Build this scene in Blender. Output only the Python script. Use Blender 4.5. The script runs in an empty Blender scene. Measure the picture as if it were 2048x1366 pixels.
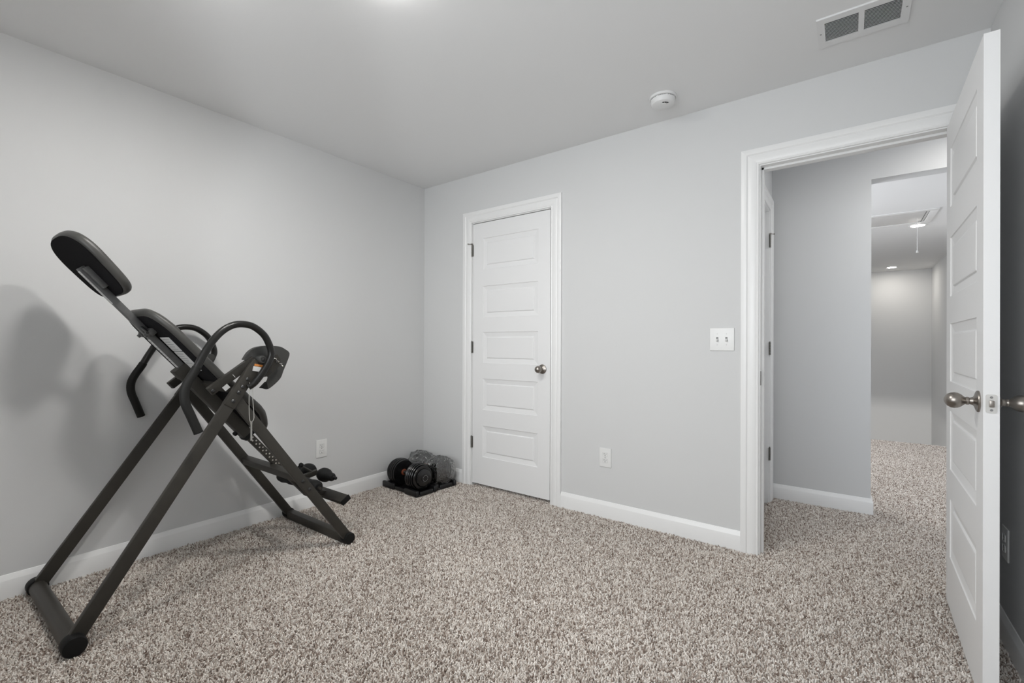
import bpy, bmesh, math, random
import numpy as np
from mathutils import Vector, Matrix
random.seed(4)
rng = np.random.default_rng(7)
scene = bpy.context.scene
COL = scene.collection
R = math.radians

# ------------------------------------------------------------------ camera
FW = Vector((-0.59146624, 0.8063279, 0.00173363))
RT = Vector((0.80632767, 0.59145844, 0.00354807))
UP = Vector((-0.00183553, -0.00349644, 0.9999922))
cam = bpy.data.cameras.new('camera')
cam.sensor_width = 36.0
cam.lens = 916.137 / 2048 * 36.0
cam.shift_y = (686.904 - 683.0) / 2048
cam.clip_start = 0.05
cam_o = bpy.data.objects.new('camera', cam)
COL.objects.link(cam_o)
M = Matrix((RT, UP, -FW)).transposed().to_4x4()
M.translation = Vector((2.9399, -2.72937, 1.10677))
cam_o.matrix_world = M
scene.camera = cam_o

# ------------------------------------------------------------------ colour management, world, lights
scene.view_settings.view_transform = 'Standard'
scene.view_settings.look = 'None'
scene.view_settings.gamma = 1.0
scene.view_settings.use_curve_mapping = False
scene.view_settings.exposure = 0.0

LED_E = 230.0
FILL_LEFT_E = 108.0
WINDOW_W = 55.0
HALL_W = 62.0
world = bpy.data.worlds.new('world')
scene.world = world
world.use_nodes = True
world.node_tree.nodes['Background'].inputs[0].default_value = (0.75, 0.85, 1.0, 1)
world.node_tree.nodes['Background'].inputs[1].default_value = 1.0


def area(name, loc, direction, sx, sy, power, color):
    l = bpy.data.lights.new(name, 'AREA')
    l.shape = 'RECTANGLE'
    l.size, l.size_y = sx, sy
    l.energy = power
    l.color = color
    o = bpy.data.objects.new(name, l)
    COL.objects.link(o)
    o.location = loc
    o.rotation_euler = Vector(direction).to_track_quat('-Z', 'Y').to_euler()
    return o


# daylight at the bedroom window behind the camera, at the loft window and in the lower stair hall
area('daylight_bedroom_window', (2.15, -3.52, 1.5), (0, 1, 0), 2.25, 1.45, WINDOW_W, (0.985, 0.99, 1.0))
area('daylight_loft_window', (0.93, 2.4, 1.45), (1, 0, 0), 1.6, 1.3, HALL_W, (0.94, 0.965, 1.0))
area('lower_hall_light', (2.9, 2.5, -0.42), (0.1, 1, -0.04), 0.9, 0.12, 60.0, (1.0, 0.97, 0.92))

H = 2.44
W = 3.42
YS = -3.40


# ------------------------------------------------------------------ materials
def mat(name, color, rough=0.5, metal=0.0, bump=0.0, bscale=200.0, spec=0.5, noise=0.0, nscale=8.0, detail=2.0):
    m = bpy.data.materials.new(name)
    m.use_nodes = True
    nt = m.node_tree
    b = nt.nodes['Principled BSDF']
    b.inputs['Base Color'].default_value = (*color, 1)
    b.inputs['Roughness'].default_value = rough
    b.inputs['Metallic'].default_value = metal
    b.inputs['Specular IOR Level'].default_value = spec
    tc = nt.nodes.new('ShaderNodeTexCoord')
    if bump:
        n = nt.nodes.new('ShaderNodeTexNoise')
        n.inputs['Scale'].default_value = bscale
        n.inputs['Detail'].default_value = detail
        nt.links.new(tc.outputs['Object'], n.inputs['Vector'])
        bn = nt.nodes.new('ShaderNodeBump')
        bn.inputs['Strength'].default_value = bump
        bn.inputs['Distance'].default_value = 0.001
        nt.links.new(n.outputs['Fac'], bn.inputs['Height'])
        nt.links.new(bn.outputs['Normal'], b.inputs['Normal'])
    if noise:
        n = nt.nodes.new('ShaderNodeTexNoise')
        n.inputs['Scale'].default_value = nscale
        n.inputs['Detail'].default_value = 4.0
        nt.links.new(tc.outputs['Object'], n.inputs['Vector'])
        mr = nt.nodes.new('ShaderNodeMapRange')
        mr.inputs['From Min'].default_value = 0.3
        mr.inputs['From Max'].default_value = 0.7
        mr.inputs['To Min'].default_value = 1 - noise
        mr.inputs['To Max'].default_value = 1 + noise
        nt.links.new(n.outputs['Fac'], mr.inputs['Value'])
        mx = nt.nodes.new('ShaderNodeMix')
        mx.data_type = 'RGBA'
        mx.blend_type = 'MULTIPLY'
        mx.inputs['Factor'].default_value = 1.0
        mx.inputs['A'].default_value = (*color, 1)
        nt.links.new(mr.outputs['Result'], mx.inputs['B'])
        nt.links.new(mx.outputs['Result'], b.inputs['Base Color'])
    return m


def emit(name, color, strength):
    m = bpy.data.materials.new(name)
    m.use_nodes = True
    b = m.node_tree.nodes['Principled BSDF']
    b.inputs['Base Color'].default_value = (0.8, 0.8, 0.8, 1)
    b.inputs['Emission Color'].default_value = (*color, 1)
    b.inputs['Emission Strength'].default_value = strength
    return m


def clear(name, tint, gloss, rough, bump=0.0, bscale=30.0):
    m = bpy.data.materials.new(name)
    m.use_nodes = True
    nt = m.node_tree
    out = nt.nodes['Material Output']
    nt.nodes.remove(nt.nodes['Principled BSDF'])
    t = nt.nodes.new('ShaderNodeBsdfTransparent')
    t.inputs[0].default_value = (*tint, 1)
    g = nt.nodes.new('ShaderNodeBsdfGlossy')
    g.inputs['Roughness'].default_value = rough
    g.inputs['Color'].default_value = (1, 1, 1, 1)
    fr = nt.nodes.new('ShaderNodeFresnel')
    fr.inputs['IOR'].default_value = 1.5
    mr = nt.nodes.new('ShaderNodeMath')
    mr.operation = 'MULTIPLY_ADD'
    mr.inputs[1].default_value = 1.0
    mr.inputs[2].default_value = gloss
    mr.use_clamp = True
    mx = nt.nodes.new('ShaderNodeMixShader')
    nt.links.new(fr.outputs[0], mr.inputs[0])
    nt.links.new(mr.outputs[0], mx.inputs[0])
    nt.links.new(t.outputs[0], mx.inputs[1])
    nt.links.new(g.outputs[0], mx.inputs[2])
    nt.links.new(mx.outputs[0], out.inputs['Surface'])
    if bump:
        tc = nt.nodes.new('ShaderNodeTexCoord')
        n = nt.nodes.new('ShaderNodeTexNoise')
        n.inputs['Scale'].default_value = bscale
        n.inputs['Detail'].default_value = 3
        n.inputs['Distortion'].default_value = 1.5
        nt.links.new(tc.outputs['Object'], n.inputs['Vector'])
        bn = nt.nodes.new('ShaderNodeBump')
        bn.inputs['Strength'].default_value = bump
        bn.inputs['Distance'].default_value = 0.01
        nt.links.new(n.outputs['Fac'], bn.inputs['Height'])
        nt.links.new(bn.outputs['Normal'], g.inputs['Normal'])
        nt.links.new(bn.outputs['Normal'], fr.inputs['Normal'])
    return m


WALL = mat('wall_paint', (0.675, 0.678, 0.678), 0.75, bump=0.12, bscale=350, spec=0.3)
CEIL = mat('ceiling_paint', (0.83, 0.832, 0.832), 0.9, bump=0.15, bscale=260, spec=0.2)
TRIM = mat('trim_paint', (0.86, 0.86, 0.855), 0.32, bump=0.03, bscale=60, spec=0.5)
DOORP = mat('door_paint', (0.83, 0.83, 0.83), 0.42, bump=0.06, bscale=500, spec=0.4)
PLATE = mat('switch_plastic', (0.80, 0.80, 0.79), 0.3)
SLOT = mat('dark_slot', (0.03, 0.03, 0.03), 0.6)
NICKEL = mat('satin_nickel', (0.31, 0.285, 0.26), 0.32, metal=1.0, noise=0.06, nscale=30)
HINGE = mat('hinge_metal', (0.22, 0.215, 0.20), 0.4, metal=0.9)
FRAME = mat('bronze_grey_frame_paint', (0.036, 0.033, 0.028), 0.45, spec=0.4, noise=0.08, nscale=25, bump=0.05)
SHAFT = mat('worn_steel_shaft', (0.14, 0.14, 0.138), 0.42, metal=0.55, noise=0.12, nscale=40)
TUBEM = mat('handle_black_paint', (0.009, 0.0087, 0.008), 0.30, spec=0.42)
GRIP = mat('foam_grip', (0.009, 0.0088, 0.008), 0.6, spec=0.3)
FABRIC = mat('black_backing_fabric', (0.010, 0.0095, 0.0105), 0.95, bump=0.3, bscale=600, spec=0.1)
VINYL = mat('grey_black_vinyl', (0.055, 0.054, 0.050), 0.42, bump=0.15, bscale=180)
CAPM = mat('black_rubber', (0.006, 0.006, 0.006), 0.6, spec=0.25)
PLAS = mat('dark_plastic', (0.045, 0.045, 0.043), 0.55, bump=0.2, bscale=400)
FOAM = mat('black_foam', (0.006, 0.006, 0.006), 0.6, bump=0.3, bscale=300, spec=0.3)
CHROME = mat('bright_steel', (0.62, 0.62, 0.60), 0.2, metal=1.0)
BOLT = mat('black_bolt', (0.015, 0.015, 0.015), 0.35, spec=0.7)
LATCHM = mat('brushed_latch_plate', (0.60, 0.59, 0.57), 0.5, metal=0.55)
CORDM = mat('tether_cord', (0.45, 0.44, 0.41), 0.7)
IRON = mat('black_weight_plate', (0.006, 0.006, 0.0065), 0.22, spec=0.6)
TRAYM = mat('black_tray_plastic', (0.006, 0.006, 0.0065), 0.35, spec=0.45)
RED = mat('red_orange_dial', (0.20, 0.05, 0.02), 0.5)
VENTM = mat('white_vent_metal', (0.78, 0.78, 0.78), 0.35)
DARKIN = mat('dark_duct', (0.02, 0.02, 0.022), 0.8)
WHITEP = mat('white_plastic', (0.78, 0.78, 0.775), 0.4)
GREYP = mat('grey_mark', (0.22, 0.22, 0.22), 0.5)
HATCH = mat('hatch_panel', (0.66, 0.65, 0.64), 0.6)
FILL_LEFT = emit('fill_disc_left', (1.0, 0.98, 0.945), FILL_LEFT_E)  # extra unseen ceiling light, added to brighten the left wall
FILL_HALL = emit('fill_disc_hall', (1.0, 0.97, 0.92), 240.0)  # unseen light behind the open door, added to brighten the hall wall
LEDROOM = emit('led_disc_bedroom', (1.0, 0.98, 0.945), LED_E)
LEDM = emit('led_disc', (1.0, 0.955, 0.88), 165.0)
GLASS = clear('window_glass', (0.97, 0.98, 0.98), 0.0, 0.02)
WRAP = clear('plastic_wrap', (0.90, 0.90, 0.90), 0.11, 0.05, bump=1.0, bscale=40)
LABELM = mat('sticker_paper', (0.62, 0.62, 0.61), 0.5)
ORANGE = mat('sticker_orange', (0.60, 0.22, 0.05), 0.5)
PRINT = mat('sticker_print', (0.36, 0.36, 0.37), 0.6)


# ------------------------------------------------------------------ mesh helpers
class G:
    """collects shapes into one bmesh"""
    def __init__(self):
        self.bm = bmesh.new()

    def add(self, verts, faces):
        vs = [self.bm.verts.new(v) for v in verts]
        for f in faces:
            try:
                self.bm.faces.new([vs[i] for i in f])
            except ValueError:
                pass
        return vs

    def box(self, lo, hi, bev=0.0, mtx=None, segs=2):
        lo, hi = Vector(lo), Vector(hi)
        c, s = (lo + hi) / 2, hi - lo
        m = Matrix.Translation(c) @ Matrix.Diagonal((s.x, s.y, s.z, 1))
        if mtx is not None:
            m = mtx @ m
        r = bmesh.ops.create_cube(self.bm, size=1.0, matrix=m)
        if bev > 0:
            es = list({e for v in r['verts'] for e in v.link_edges})
            bmesh.ops.bevel(self.bm, geom=es, offset=bev, segments=segs, affect='EDGES', profile=0.6)
        return self

    def beam(self, p0, p1, w, h, side=(1, 0, 0), bev=0.003):
        """box from p0 to p1; w across `side`, h across the third direction"""
        p0, p1 = Vector(p0), Vector(p1)
        d = (p1 - p0)
        L = d.length
        d.normalize()
        s = Vector(side)
        s = (s - d * s.dot(d)).normalized()
        t = d.cross(s).normalized()
        m = Matrix((s, t, d)).transposed().to_4x4()
        m.translation = (p0 + p1) / 2
        return self.box((-w / 2, -h / 2, -L / 2), (w / 2, h / 2, L / 2), bev, m)

    def tube(self, path, r, segs=14, caps=True):
        path = [Vector(p) for p in path]
        rr = r if isinstance(r, (list, tuple)) else [r] * len(path)
        n = len(path)
        up = None
        rings = []
        for i in range(n):
            t = (path[min(i + 1, n - 1)] - path[max(i - 1, 0)]).normalized()
            if up is None:
                up = Vector((0, 0, 1)) if abs(t.z) < 0.9 else Vector((1, 0, 0))
            a = (up - t * up.dot(t)).normalized()
            up = a
            b = t.cross(a)
            rings.append([self.bm.verts.new(path[i] + (a * math.cos(2 * math.pi * k / segs) + b * math.sin(2 * math.pi * k / segs)) * rr[i]) for k in range(segs)])
        for i in range(n - 1):
            for k in range(segs):
                self.bm.faces.new((rings[i][k], rings[i][(k + 1) % segs], rings[i + 1][(k + 1) % segs], rings[i + 1][k]))
        if caps:
            self.bm.faces.new(list(reversed(rings[0])))
            self.bm.faces.new(rings[-1])
        return self

    def lathe(self, prof, origin, axis, segs=32):
        """prof: [(distance along axis, radius)]"""
        o, ax = Vector(origin), Vector(axis).normalized()
        a = ax.orthogonal().normalized()
        b = ax.cross(a)
        prev = None
        for (t, r) in prof:
            if r < 1e-6:
                ring = [self.bm.verts.new(o + ax * t)]
            else:
                ring = [self.bm.verts.new(o + ax * t + (a * math.cos(2 * math.pi * k / segs) + b * math.sin(2 * math.pi * k / segs)) * r) for k in range(segs)]
            if prev is not None:
                for k in range(segs):
                    k2 = (k + 1) % segs
                    if len(prev) == 1 and len(ring) > 1:
                        self.bm.faces.new((prev[0], ring[k2], ring[k]))
                    elif len(ring) == 1 and len(prev) > 1:
                        self.bm.faces.new((prev[k], prev[k2], ring[0]))
                    elif len(ring) > 1:
                        self.bm.faces.new((prev[k], prev[k2], ring[k2], ring[k]))
            prev = ring
        return self

    def prism(self, pts, vec):
        """closed polygon pts (3d) extruded by vec"""
        n = len(pts)
        v = Vector(vec)
        vs = [Vector(p) for p in pts] + [Vector(p) + v for p in pts]
        self.add(vs, [list(range(n))[::-1], list(range(n, 2 * n))] + [[i, (i + 1) % n, n + (i + 1) % n, n + i] for i in range(n)])
        return self


def obj(name, g, m, parent=None, loc=(0, 0, 0), world_coords=True, ang=35):
    """link as one mesh object; with world_coords the shape is given in the coordinates of the scene"""
    bm = g.bm
    bmesh.ops.recalc_face_normals(bm, faces=bm.faces)
    off = Vector(loc)
    if parent is not None and world_coords:
        q = parent
        while q is not None:
            off = off + q.location
            q = q.parent
    if world_coords and off.length > 0:
        bmesh.ops.translate(bm, verts=bm.verts, vec=-off)
    me = bpy.data.meshes.new(name)
    bm.to_mesh(me)
    bm.free()
    for p in me.polygons:
        p.use_smooth = True
    me.set_sharp_from_angle(angle=R(ang))
    me.materials.append(m)
    o = bpy.data.objects.new(name, me)
    COL.objects.link(o)
    o.location = loc
    if parent is not None:
        o.parent = parent
    return o


def tag(o, label=None, cat=None, group=None, kind=None):
    if label:
        o['label'] = label
    if cat:
        o['category'] = cat
    if group:
        o['group'] = group
    if kind:
        o['kind'] = kind
    return o


def thing(name, label, cat, loc=(0, 0, 0), rotz=0.0, group=None, kind=None):
    o = bpy.data.objects.new(name, None)
    o.empty_display_size = 0.1
    COL.objects.link(o)
    o.location = loc
    o.rotation_euler = (0, 0, rotz)
    return tag(o, label, cat, group, kind)


def struct(name, g, m, label, cat):
    return tag(obj(name, g, m), label, cat, kind='structure')


# ------------------------------------------------------------------ room shell
T = 0.12
CX0, CX1, CZ = 0.545, 1.276, 2.062      # closet rough opening
EX0, EX1, EZ = 2.548, 3.336, 2.080      # entry rough opening
g = G()
g.box((-T, 0, 0), (CX0, T, H)); g.box((CX1, 0, 0), (EX0, T, H)); g.box((EX1, 0, 0), (W + T, T, H))
g.box((CX0, 0, CZ), (CX1, T, H)); g.box((EX0, 0, EZ), (EX1, T, H))
struct('wall_back', g, WALL, 'pale grey wall with the closet door and the entry doorway', 'wall')
struct('wall_left', G().box((-T, YS - T, -0.05), (0, 0, H)), WALL, 'pale grey wall behind the inversion table', 'wall')
struct('wall_right', G().box((W, YS - T, -0.05), (W + T, 0, H)), WALL, 'grey wall behind the open door', 'wall')
WX0, WX1, WZ0, WZ1 = 1.0, 3.3, 0.75, 2.25
g = G()
g.box((0, YS - T, -0.05), (WX0, YS, H)); g.box((WX1, YS - T, -0.05), (W, YS, H))
g.box((WX0, YS - T, -0.05), (WX1, YS, WZ0)); g.box((WX0, YS - T, WZ1), (WX1, YS, H))
struct('wall_front', g, WALL, 'pale grey wall with the bedroom window', 'wall')
# closet enclosure behind the closed door
g = G()
g.box((0.2, 0.75, 0), (1.7, 0.80, H)); g.box((0.15, T, 0), (0.2, 0.8, H)); g.box((1.7, T, 0), (1.75, 0.8, H))
struct('wall_closet', g, WALL, 'inside walls of the closet behind the closed door', 'wall')

# hall, loft and stairwell
HX, HY = 2.490, 1.090
H3Y0, H3Y1 = 0.185, 0.965
g = G()
g.box((HX - T, T, 0), (HX, H3Y0, H)); g.box((HX - T, H3Y1, 0), (HX, HY, H)); g.box((HX - T, H3Y0, 2.062), (HX, H3Y1, H))
g.box((HX - 0.7, T, 0), (HX - 0.65, HY, H))
struct('wall_hall_left', g, WALL, 'short hall wall holding the side door', 'wall')
HW = 3.062
struct('wall_hall_back', G().box((HX - T - 1.4, HY, 0), (HW, HY + T, H)), WALL, 'grey hall wall facing the doorway', 'wall')
struct('wall_hall_header', G().box((HW, HY, 2.198), (4.1, HY + T, H)), WALL, 'dropped header over the opening to the loft', 'header')
struct('wall_hall_right', G().box((4.1, T, -2.8), (4.1 + T, 7.9, H)), WALL, 'right hand wall of the loft and stairwell', 'wall')
g = G()
g.box((0.9 - T, HY, -2.8), (0.9, 1.55, H)); g.box((0.9 - T, 3.25, -2.8), (0.9, 7.9 + T, H))
g.box((0.9 - T, 1.55, -2.8), (0.9, 3.25, 0.75)); g.box((0.9 - T, 1.55, 2.15), (0.9, 3.25, H))
struct('wall_loft_left', g, WALL, 'left wall of the loft with its window', 'wall')
struct('wall_stairwell', G().box((0.9, 7.9, -2.8), (4.1 + T, 7.9 + T, H)), WALL, 'far wall rising out of the stairwell', 'wall')
struct('wall_lower_hall', G().box((0.9, 1.0, -2.8), (4.1, 1.1, -0.3)), WALL, 'lower hall wall under the loft', 'wall')

g = G()
g.box((-T, YS - T, H), (W + T, T, H + 0.1))
struct('ceiling', g, CEIL, 'flat light grey bedroom ceiling', 'ceiling')
struct('ceiling_hall', G().box((0.8, T, H), (4.25, 8.05, H + 0.1)), CEIL, 'ceiling over the hall and stairwell', 'ceiling')
FZ = -0.012
YE = 4.16
g = G()
g.box((-T, YS - T, FZ - 0.05), (W + T, T, FZ))
g.box((0.8, T, FZ - 0.25), (4.1, YE, FZ))
FLOORM = mat('carpet_backing', (0.34, 0.30, 0.27), 0.95)
struct('floor', g, FLOORM, 'carpeted floor of the room and hall', 'floor')
struct('floor_lower_hall', G().box((0.8, 1.0, -2.85), (4.2, 8.0, -2.8)), FLOORM, 'lower floor at the foot of the stairwell', 'floor')

# ------------------------------------------------------------------ carpet pile (countless tufts)
def carpet():
    sp = 0.0056
    pts = []
    for (x0, x1, y0, y1) in ((0.0, W, YS, 0.0), (EX0, EX1, 0.0, T), (HX, 4.1, T, HY), (HW, 4.1, HY, HY + T), (1.3, 4.1, HY + T, YE), (CX0, CX1, 0.0, T + 0.1)):
        nx, ny = max(1, int((x1 - x0) / sp)), max(1, int((y1 - y0) / sp))
        gx, gy = np.meshgrid((np.arange(nx) + .5) / nx * (x1 - x0) + x0, (np.arange(ny) + .5) / ny * (y1 - y0) + y0)
        q = np.stack([gx.ravel(), gy.ravel()], 1)
        q += rng.uniform(-.5, .5, q.shape) * sp * 1.1
        q[:, 0] = q[:, 0].clip(x0 + .003, x1 - .003) if (x0, x1) in ((0.0, W),) else q[:, 0]
        pts.append(q)
    q = np.concatenate(pts)
    n = len(q)
    co = np.zeros((n, 3), 'f')
    co[:, :2] = q
    co[:, 2] = FZ
    # pile leans in broad drifting patches, as if brushed by feet and vacuum
    lean = np.zeros((n, 2))
    for k in range(9):
        f = rng.uniform(1.5, 9.0)
        a = rng.uniform(0, 2 * np.pi)
        ph = rng.uniform(0, 6.28, 2)
        w = np.sin(q[:, 0] * f * np.cos(a) + q[:, 1] * f * np.sin(a) + ph[0])
        w2 = np.sin(q[:, 0] * f * np.sin(a) - q[:, 1] * f * np.cos(a) + ph[1])
        lean += np.stack([w * 0.15, w2 * 0.15], 1)
    rot = np.zeros((n, 3), 'f')
    rot[:, 0] = rng.normal(0, 0.42, n) + lean[:, 0]
    rot[:, 1] = rng.normal(0, 0.42, n) + lean[:, 1]
    rot[:, 2] = rng.uniform(0, 6.28, n)
    scl = rng.uniform(0.75, 1.3, n).astype('f')
    me = bpy.data.meshes.new('carpet_pile')
    me.vertices.add(n)
    me.vertices.foreach_set('co', co.ravel())
    a = me.attributes.new('rot', 'FLOAT_VECTOR', 'POINT'); a.data.foreach_set('vector', rot.ravel())
    a = me.attributes.new('scl', 'FLOAT', 'POINT'); a.data.foreach_set('value', scl)
    me.update()
    o = bpy.data.objects.new('carpet_pile', me)
    COL.objects.link(o)
    tag(o, 'beige, brown and grey flecked carpet pile covering the whole floor', 'carpet', kind='stuff')
    m = bpy.data.materials.new('carpet_yarn')
    m.use_nodes = True
    nt = m.node_tree
    b = nt.nodes['Principled BSDF']
    b.inputs['Roughness'].default_value = 0.9
    b.inputs['Specular IOR Level'].default_value = 0.2
    oi = nt.nodes.new('ShaderNodeObjectInfo')
    cr = nt.nodes.new('ShaderNodeValToRGB')
    el = cr.color_ramp.elements
    el[0].position, el[0].color = 0.0, (0.22, 0.165, 0.135, 1)
    el[1].position, el[1].color = 1.0, (0.88, 0.84, 0.79, 1)
    for pos, c in ((0.2, (0.40, 0.335, 0.29)), (0.45, (0.62, 0.56, 0.505)), (0.75, (0.78, 0.73, 0.68))):
        e = el.new(pos)
        e.color = (*c, 1)
    nt.links.new(oi.outputs['Random'], cr.inputs[0])
    nt.links.new(cr.outputs[0], b.inputs['Base Color'])
    ng = bpy.data.node_groups.new('pile', 'GeometryNodeTree')
    ng.interface.new_socket('Geometry', in_out='INPUT', socket_type='NodeSocketGeometry')
    ng.interface.new_socket('Geometry', in_out='OUTPUT', socket_type='NodeSocketGeometry')
    N, Lk = ng.nodes, ng.links
    gi, go = N.new('NodeGroupInput'), N.new('NodeGroupOutput')
    cone = N.new('GeometryNodeMeshCone')
    cone.inputs['Vertices'].default_value = 5
    cone.inputs['Side Segments'].default_value = 1
    cone.inputs['Radius Top'].default_value = 0.0018
    cone.inputs['Radius Bottom'].default_value = 0.0030
    cone.inputs['Depth'].default_value = 0.0130
    sm = N.new('GeometryNodeSetMaterial')
    sm.inputs['Material'].default_value = m
    ip = N.new('GeometryNodeInstanceOnPoints')
    ar = N.new('GeometryNodeInputNamedAttribute'); ar.data_type = 'FLOAT_VECTOR'; ar.inputs['Name'].default_value = 'rot'
    asx = N.new('GeometryNodeInputNamedAttribute'); asx.data_type = 'FLOAT'; asx.inputs['Name'].default_value = 'scl'
    Lk.new(cone.outputs['Mesh'], sm.inputs['Geometry'])
    Lk.new(sm.outputs['Geometry'], ip.inputs['Instance'])
    Lk.new(gi.outputs[0], ip.inputs['Points'])
    Lk.new(ar.outputs['Attribute'], ip.inputs['Rotation'])
    Lk.new(asx.outputs['Attribute'], ip.inputs['Scale'])
    Lk.new(ip.outputs['Instances'], go.inputs[0])
    md = o.modifiers.new('pile', 'NODES')
    md.node_group = ng
    me.materials.append(m)


carpet()

# ------------------------------------------------------------------ mouldings
BASE = [(0, -0.012), (0.0135, -0.012), (0.0135, 0.077), (0.0125, 0.0795), (0.0065, 0.0935), (0.0035, 0.1005), (0, 0.1015)]


def base_run(g, p0, p1, nrm, m0=0.0, m1=0.0):
    """baseboard from p0 to p1 (2d), standing off along nrm; m0/m1 = mitre lengthening per unit of stand-off"""
    p0, p1, nv = Vector((*p0, 0)), Vector((*p1, 0)), Vector((*nrm, 0))
    d = (p1 - p0).normalized()
    n = len(BASE)
    vs = [p0 - d * (m0 * h) + nv * h + Vector((0, 0, z)) for h, z in BASE] + [p1 + d * (m1 * h) + nv * h + Vector((0, 0, z)) for h, z in BASE]
    g.add(vs, [list(range(n)), list(range(2 * n - 1, n - 1, -1))] + [[i, n + i, n + (i + 1) % n, (i + 1) % n] for i in range(n)])


def baseboard(name, runs, label):
    g = G()
    for r in runs:
        base_run(g, *r)
    return struct(name, g, TRIM, label, 'baseboard')


baseboard('baseboard_left', [((0, YS), (0, 0), (1, 0), 0, -1)], 'white baseboard along the wall behind the inversion table')
baseboard('baseboard_back', [((0, 0), (0.457, 0), (0, -1), -1, 0), ((1.3445, 0), (2.474, 0), (0, -1), 0, 0)], 'white baseboard either side of the closet door')
baseboard('baseboard_right', [((W, 0), (W, YS), (-1, 0), -1, 0)], 'white baseboard behind the open door')
baseboard('baseboard_front', [((0, YS), (W, YS), (0, 1), -1, -1)], 'white baseboard under the bedroom window')
baseboard('baseboard_hall', [((HX, HY), (HW, HY), (0, -1), -1, 1), ((HW, HY), (HW, HY + T), (1, 0), 1, 1)], 'white baseboard turning the corner of the hall wall')

CASE = [(0, 0), (0, 0.009), (0.004, 0.0115), (0.010, 0.0095), (0.014, 0.0125), (0.046, 0.0145), (0.052, 0.0125), (0.058, 0.0175), (0.078, 0.0185), (0.0845, 0.0165), (0.0845, 0)]


def casing_piece(P, outs, nrm):
    """board between two mitred corners P[0], P[1]; outs: the outward directions there"""
    n = len(CASE)
    nv = Vector(nrm)
    vs = []
    for p, o in zip(P, outs):
        vs += [Vector(p) + Vector(o) * w + nv * h for w, h in CASE]
    g = G()
    g.add(vs, [list(range(n)), list(range(2 * n - 1, n - 1, -1))] + [[i, n + i, n + (i + 1) % n, (i + 1) % n] for i in range(n)])
    return g


def door_trim(name, a, b, top, nrm, across, base, jamb_in, stop_at, label, a_ext=0):
    """casing and jamb round an opening. base: corner point; across: unit vector a->b; nrm: towards the viewer's room.
    a,b: distances along across of the casing's inner edges; jamb faces stand 5 mm further in."""
    ax, nv, o = Vector(across), Vector(nrm), Vector(base)
    t = thing(name, label, 'door frame', loc=tuple(o + ax * ((a + b) / 2)), kind='structure')
    z0 = -0.012
    A0, A1 = o + ax * a + Vector((0, 0, z0)), o + ax * a + Vector((0, 0, top))
    B0, B1 = o + ax * b + Vector((0, 0, z0)), o + ax * b + Vector((0, 0, top))
    up = Vector((0, 0, 1))
    obj('side_casing', casing_piece((A0, A1), (-ax, -ax + up), nv), TRIM, t)
    obj('head_casing', casing_piece((A1, B1), (-ax + up, ax + up), nv), TRIM, t)
    obj('side_casing', casing_piece((B1, B0), (ax + up, ax), nv), TRIM, t)
    r = 0.006
    ja, jb, jt = a + r, b - r, top - r
    def bx(u0, u1, w0, w1, za, zb):
        p = [o + ax * u + nv * w for u in (u0, u1) for w in (w0, w1)]
        lo = Vector((min(q.x for q in p), min(q.y for q in p), za)); hi = Vector((max(q.x for q in p), max(q.y for q in p), zb))
        return G().box(lo, hi, 0.0008, segs=1)
    th = 0.016
    obj('jamb', bx(ja - th, ja, -jamb_in, 0, z0, jt), TRIM, t)
    obj('jamb', bx(jb, jb + th, -jamb_in, 0, z0, jt), TRIM, t)
    obj('jamb', bx(ja - th, jb + th, -jamb_in, 0, jt, jt + th), TRIM, t)
    s0, s1 = -stop_at, -stop_at - 0.033
    obj('door_stop', bx(ja, ja + 0.0115, s1, s0, z0, jt), TRIM, t)
    obj('door_stop', bx(jb - 0.0115, jb, s1, s0, z0, jt), TRIM, t)
    obj('door_stop', bx(ja, jb, s1, s0, jt - 0.0115, jt), TRIM, t)
    return t


door_trim('trim_1', 0.544, 1.2765, 2.060, (0, -1, 0), (1, 0, 0), (0, 0, 0), T, 0.040, 'white moulded frame round the closed closet door')
tr2 = door_trim('trim_2', 2.559, 3.3255, 2.0625, (0, -1, 0), (1, 0, 0), (0, 0, 0), T, 0.040, 'white moulded frame round the open entry doorway')
door_trim('trim_3', 0.196, 0.9625, 2.060, (1, 0, 0), (0, 1, 0), (HX, 0, 0), T, 0.040, 'white moulded frame of the hall side door')
# strike plate on the latch side jamb
obj('strike_plate', G().box((2.5645, 0.006, 0.893), (2.5665, 0.034, 0.968), 0.0008), HINGE, tr2)


# ------------------------------------------------------------------ panelled doors
PZ = [(0.213, 0.454), (0.578, 0.820), (0.941, 1.180), (1.293, 1.537), (1.664, 1.908)]   # panel heights above the leaf's foot
LH = 2.028


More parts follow.
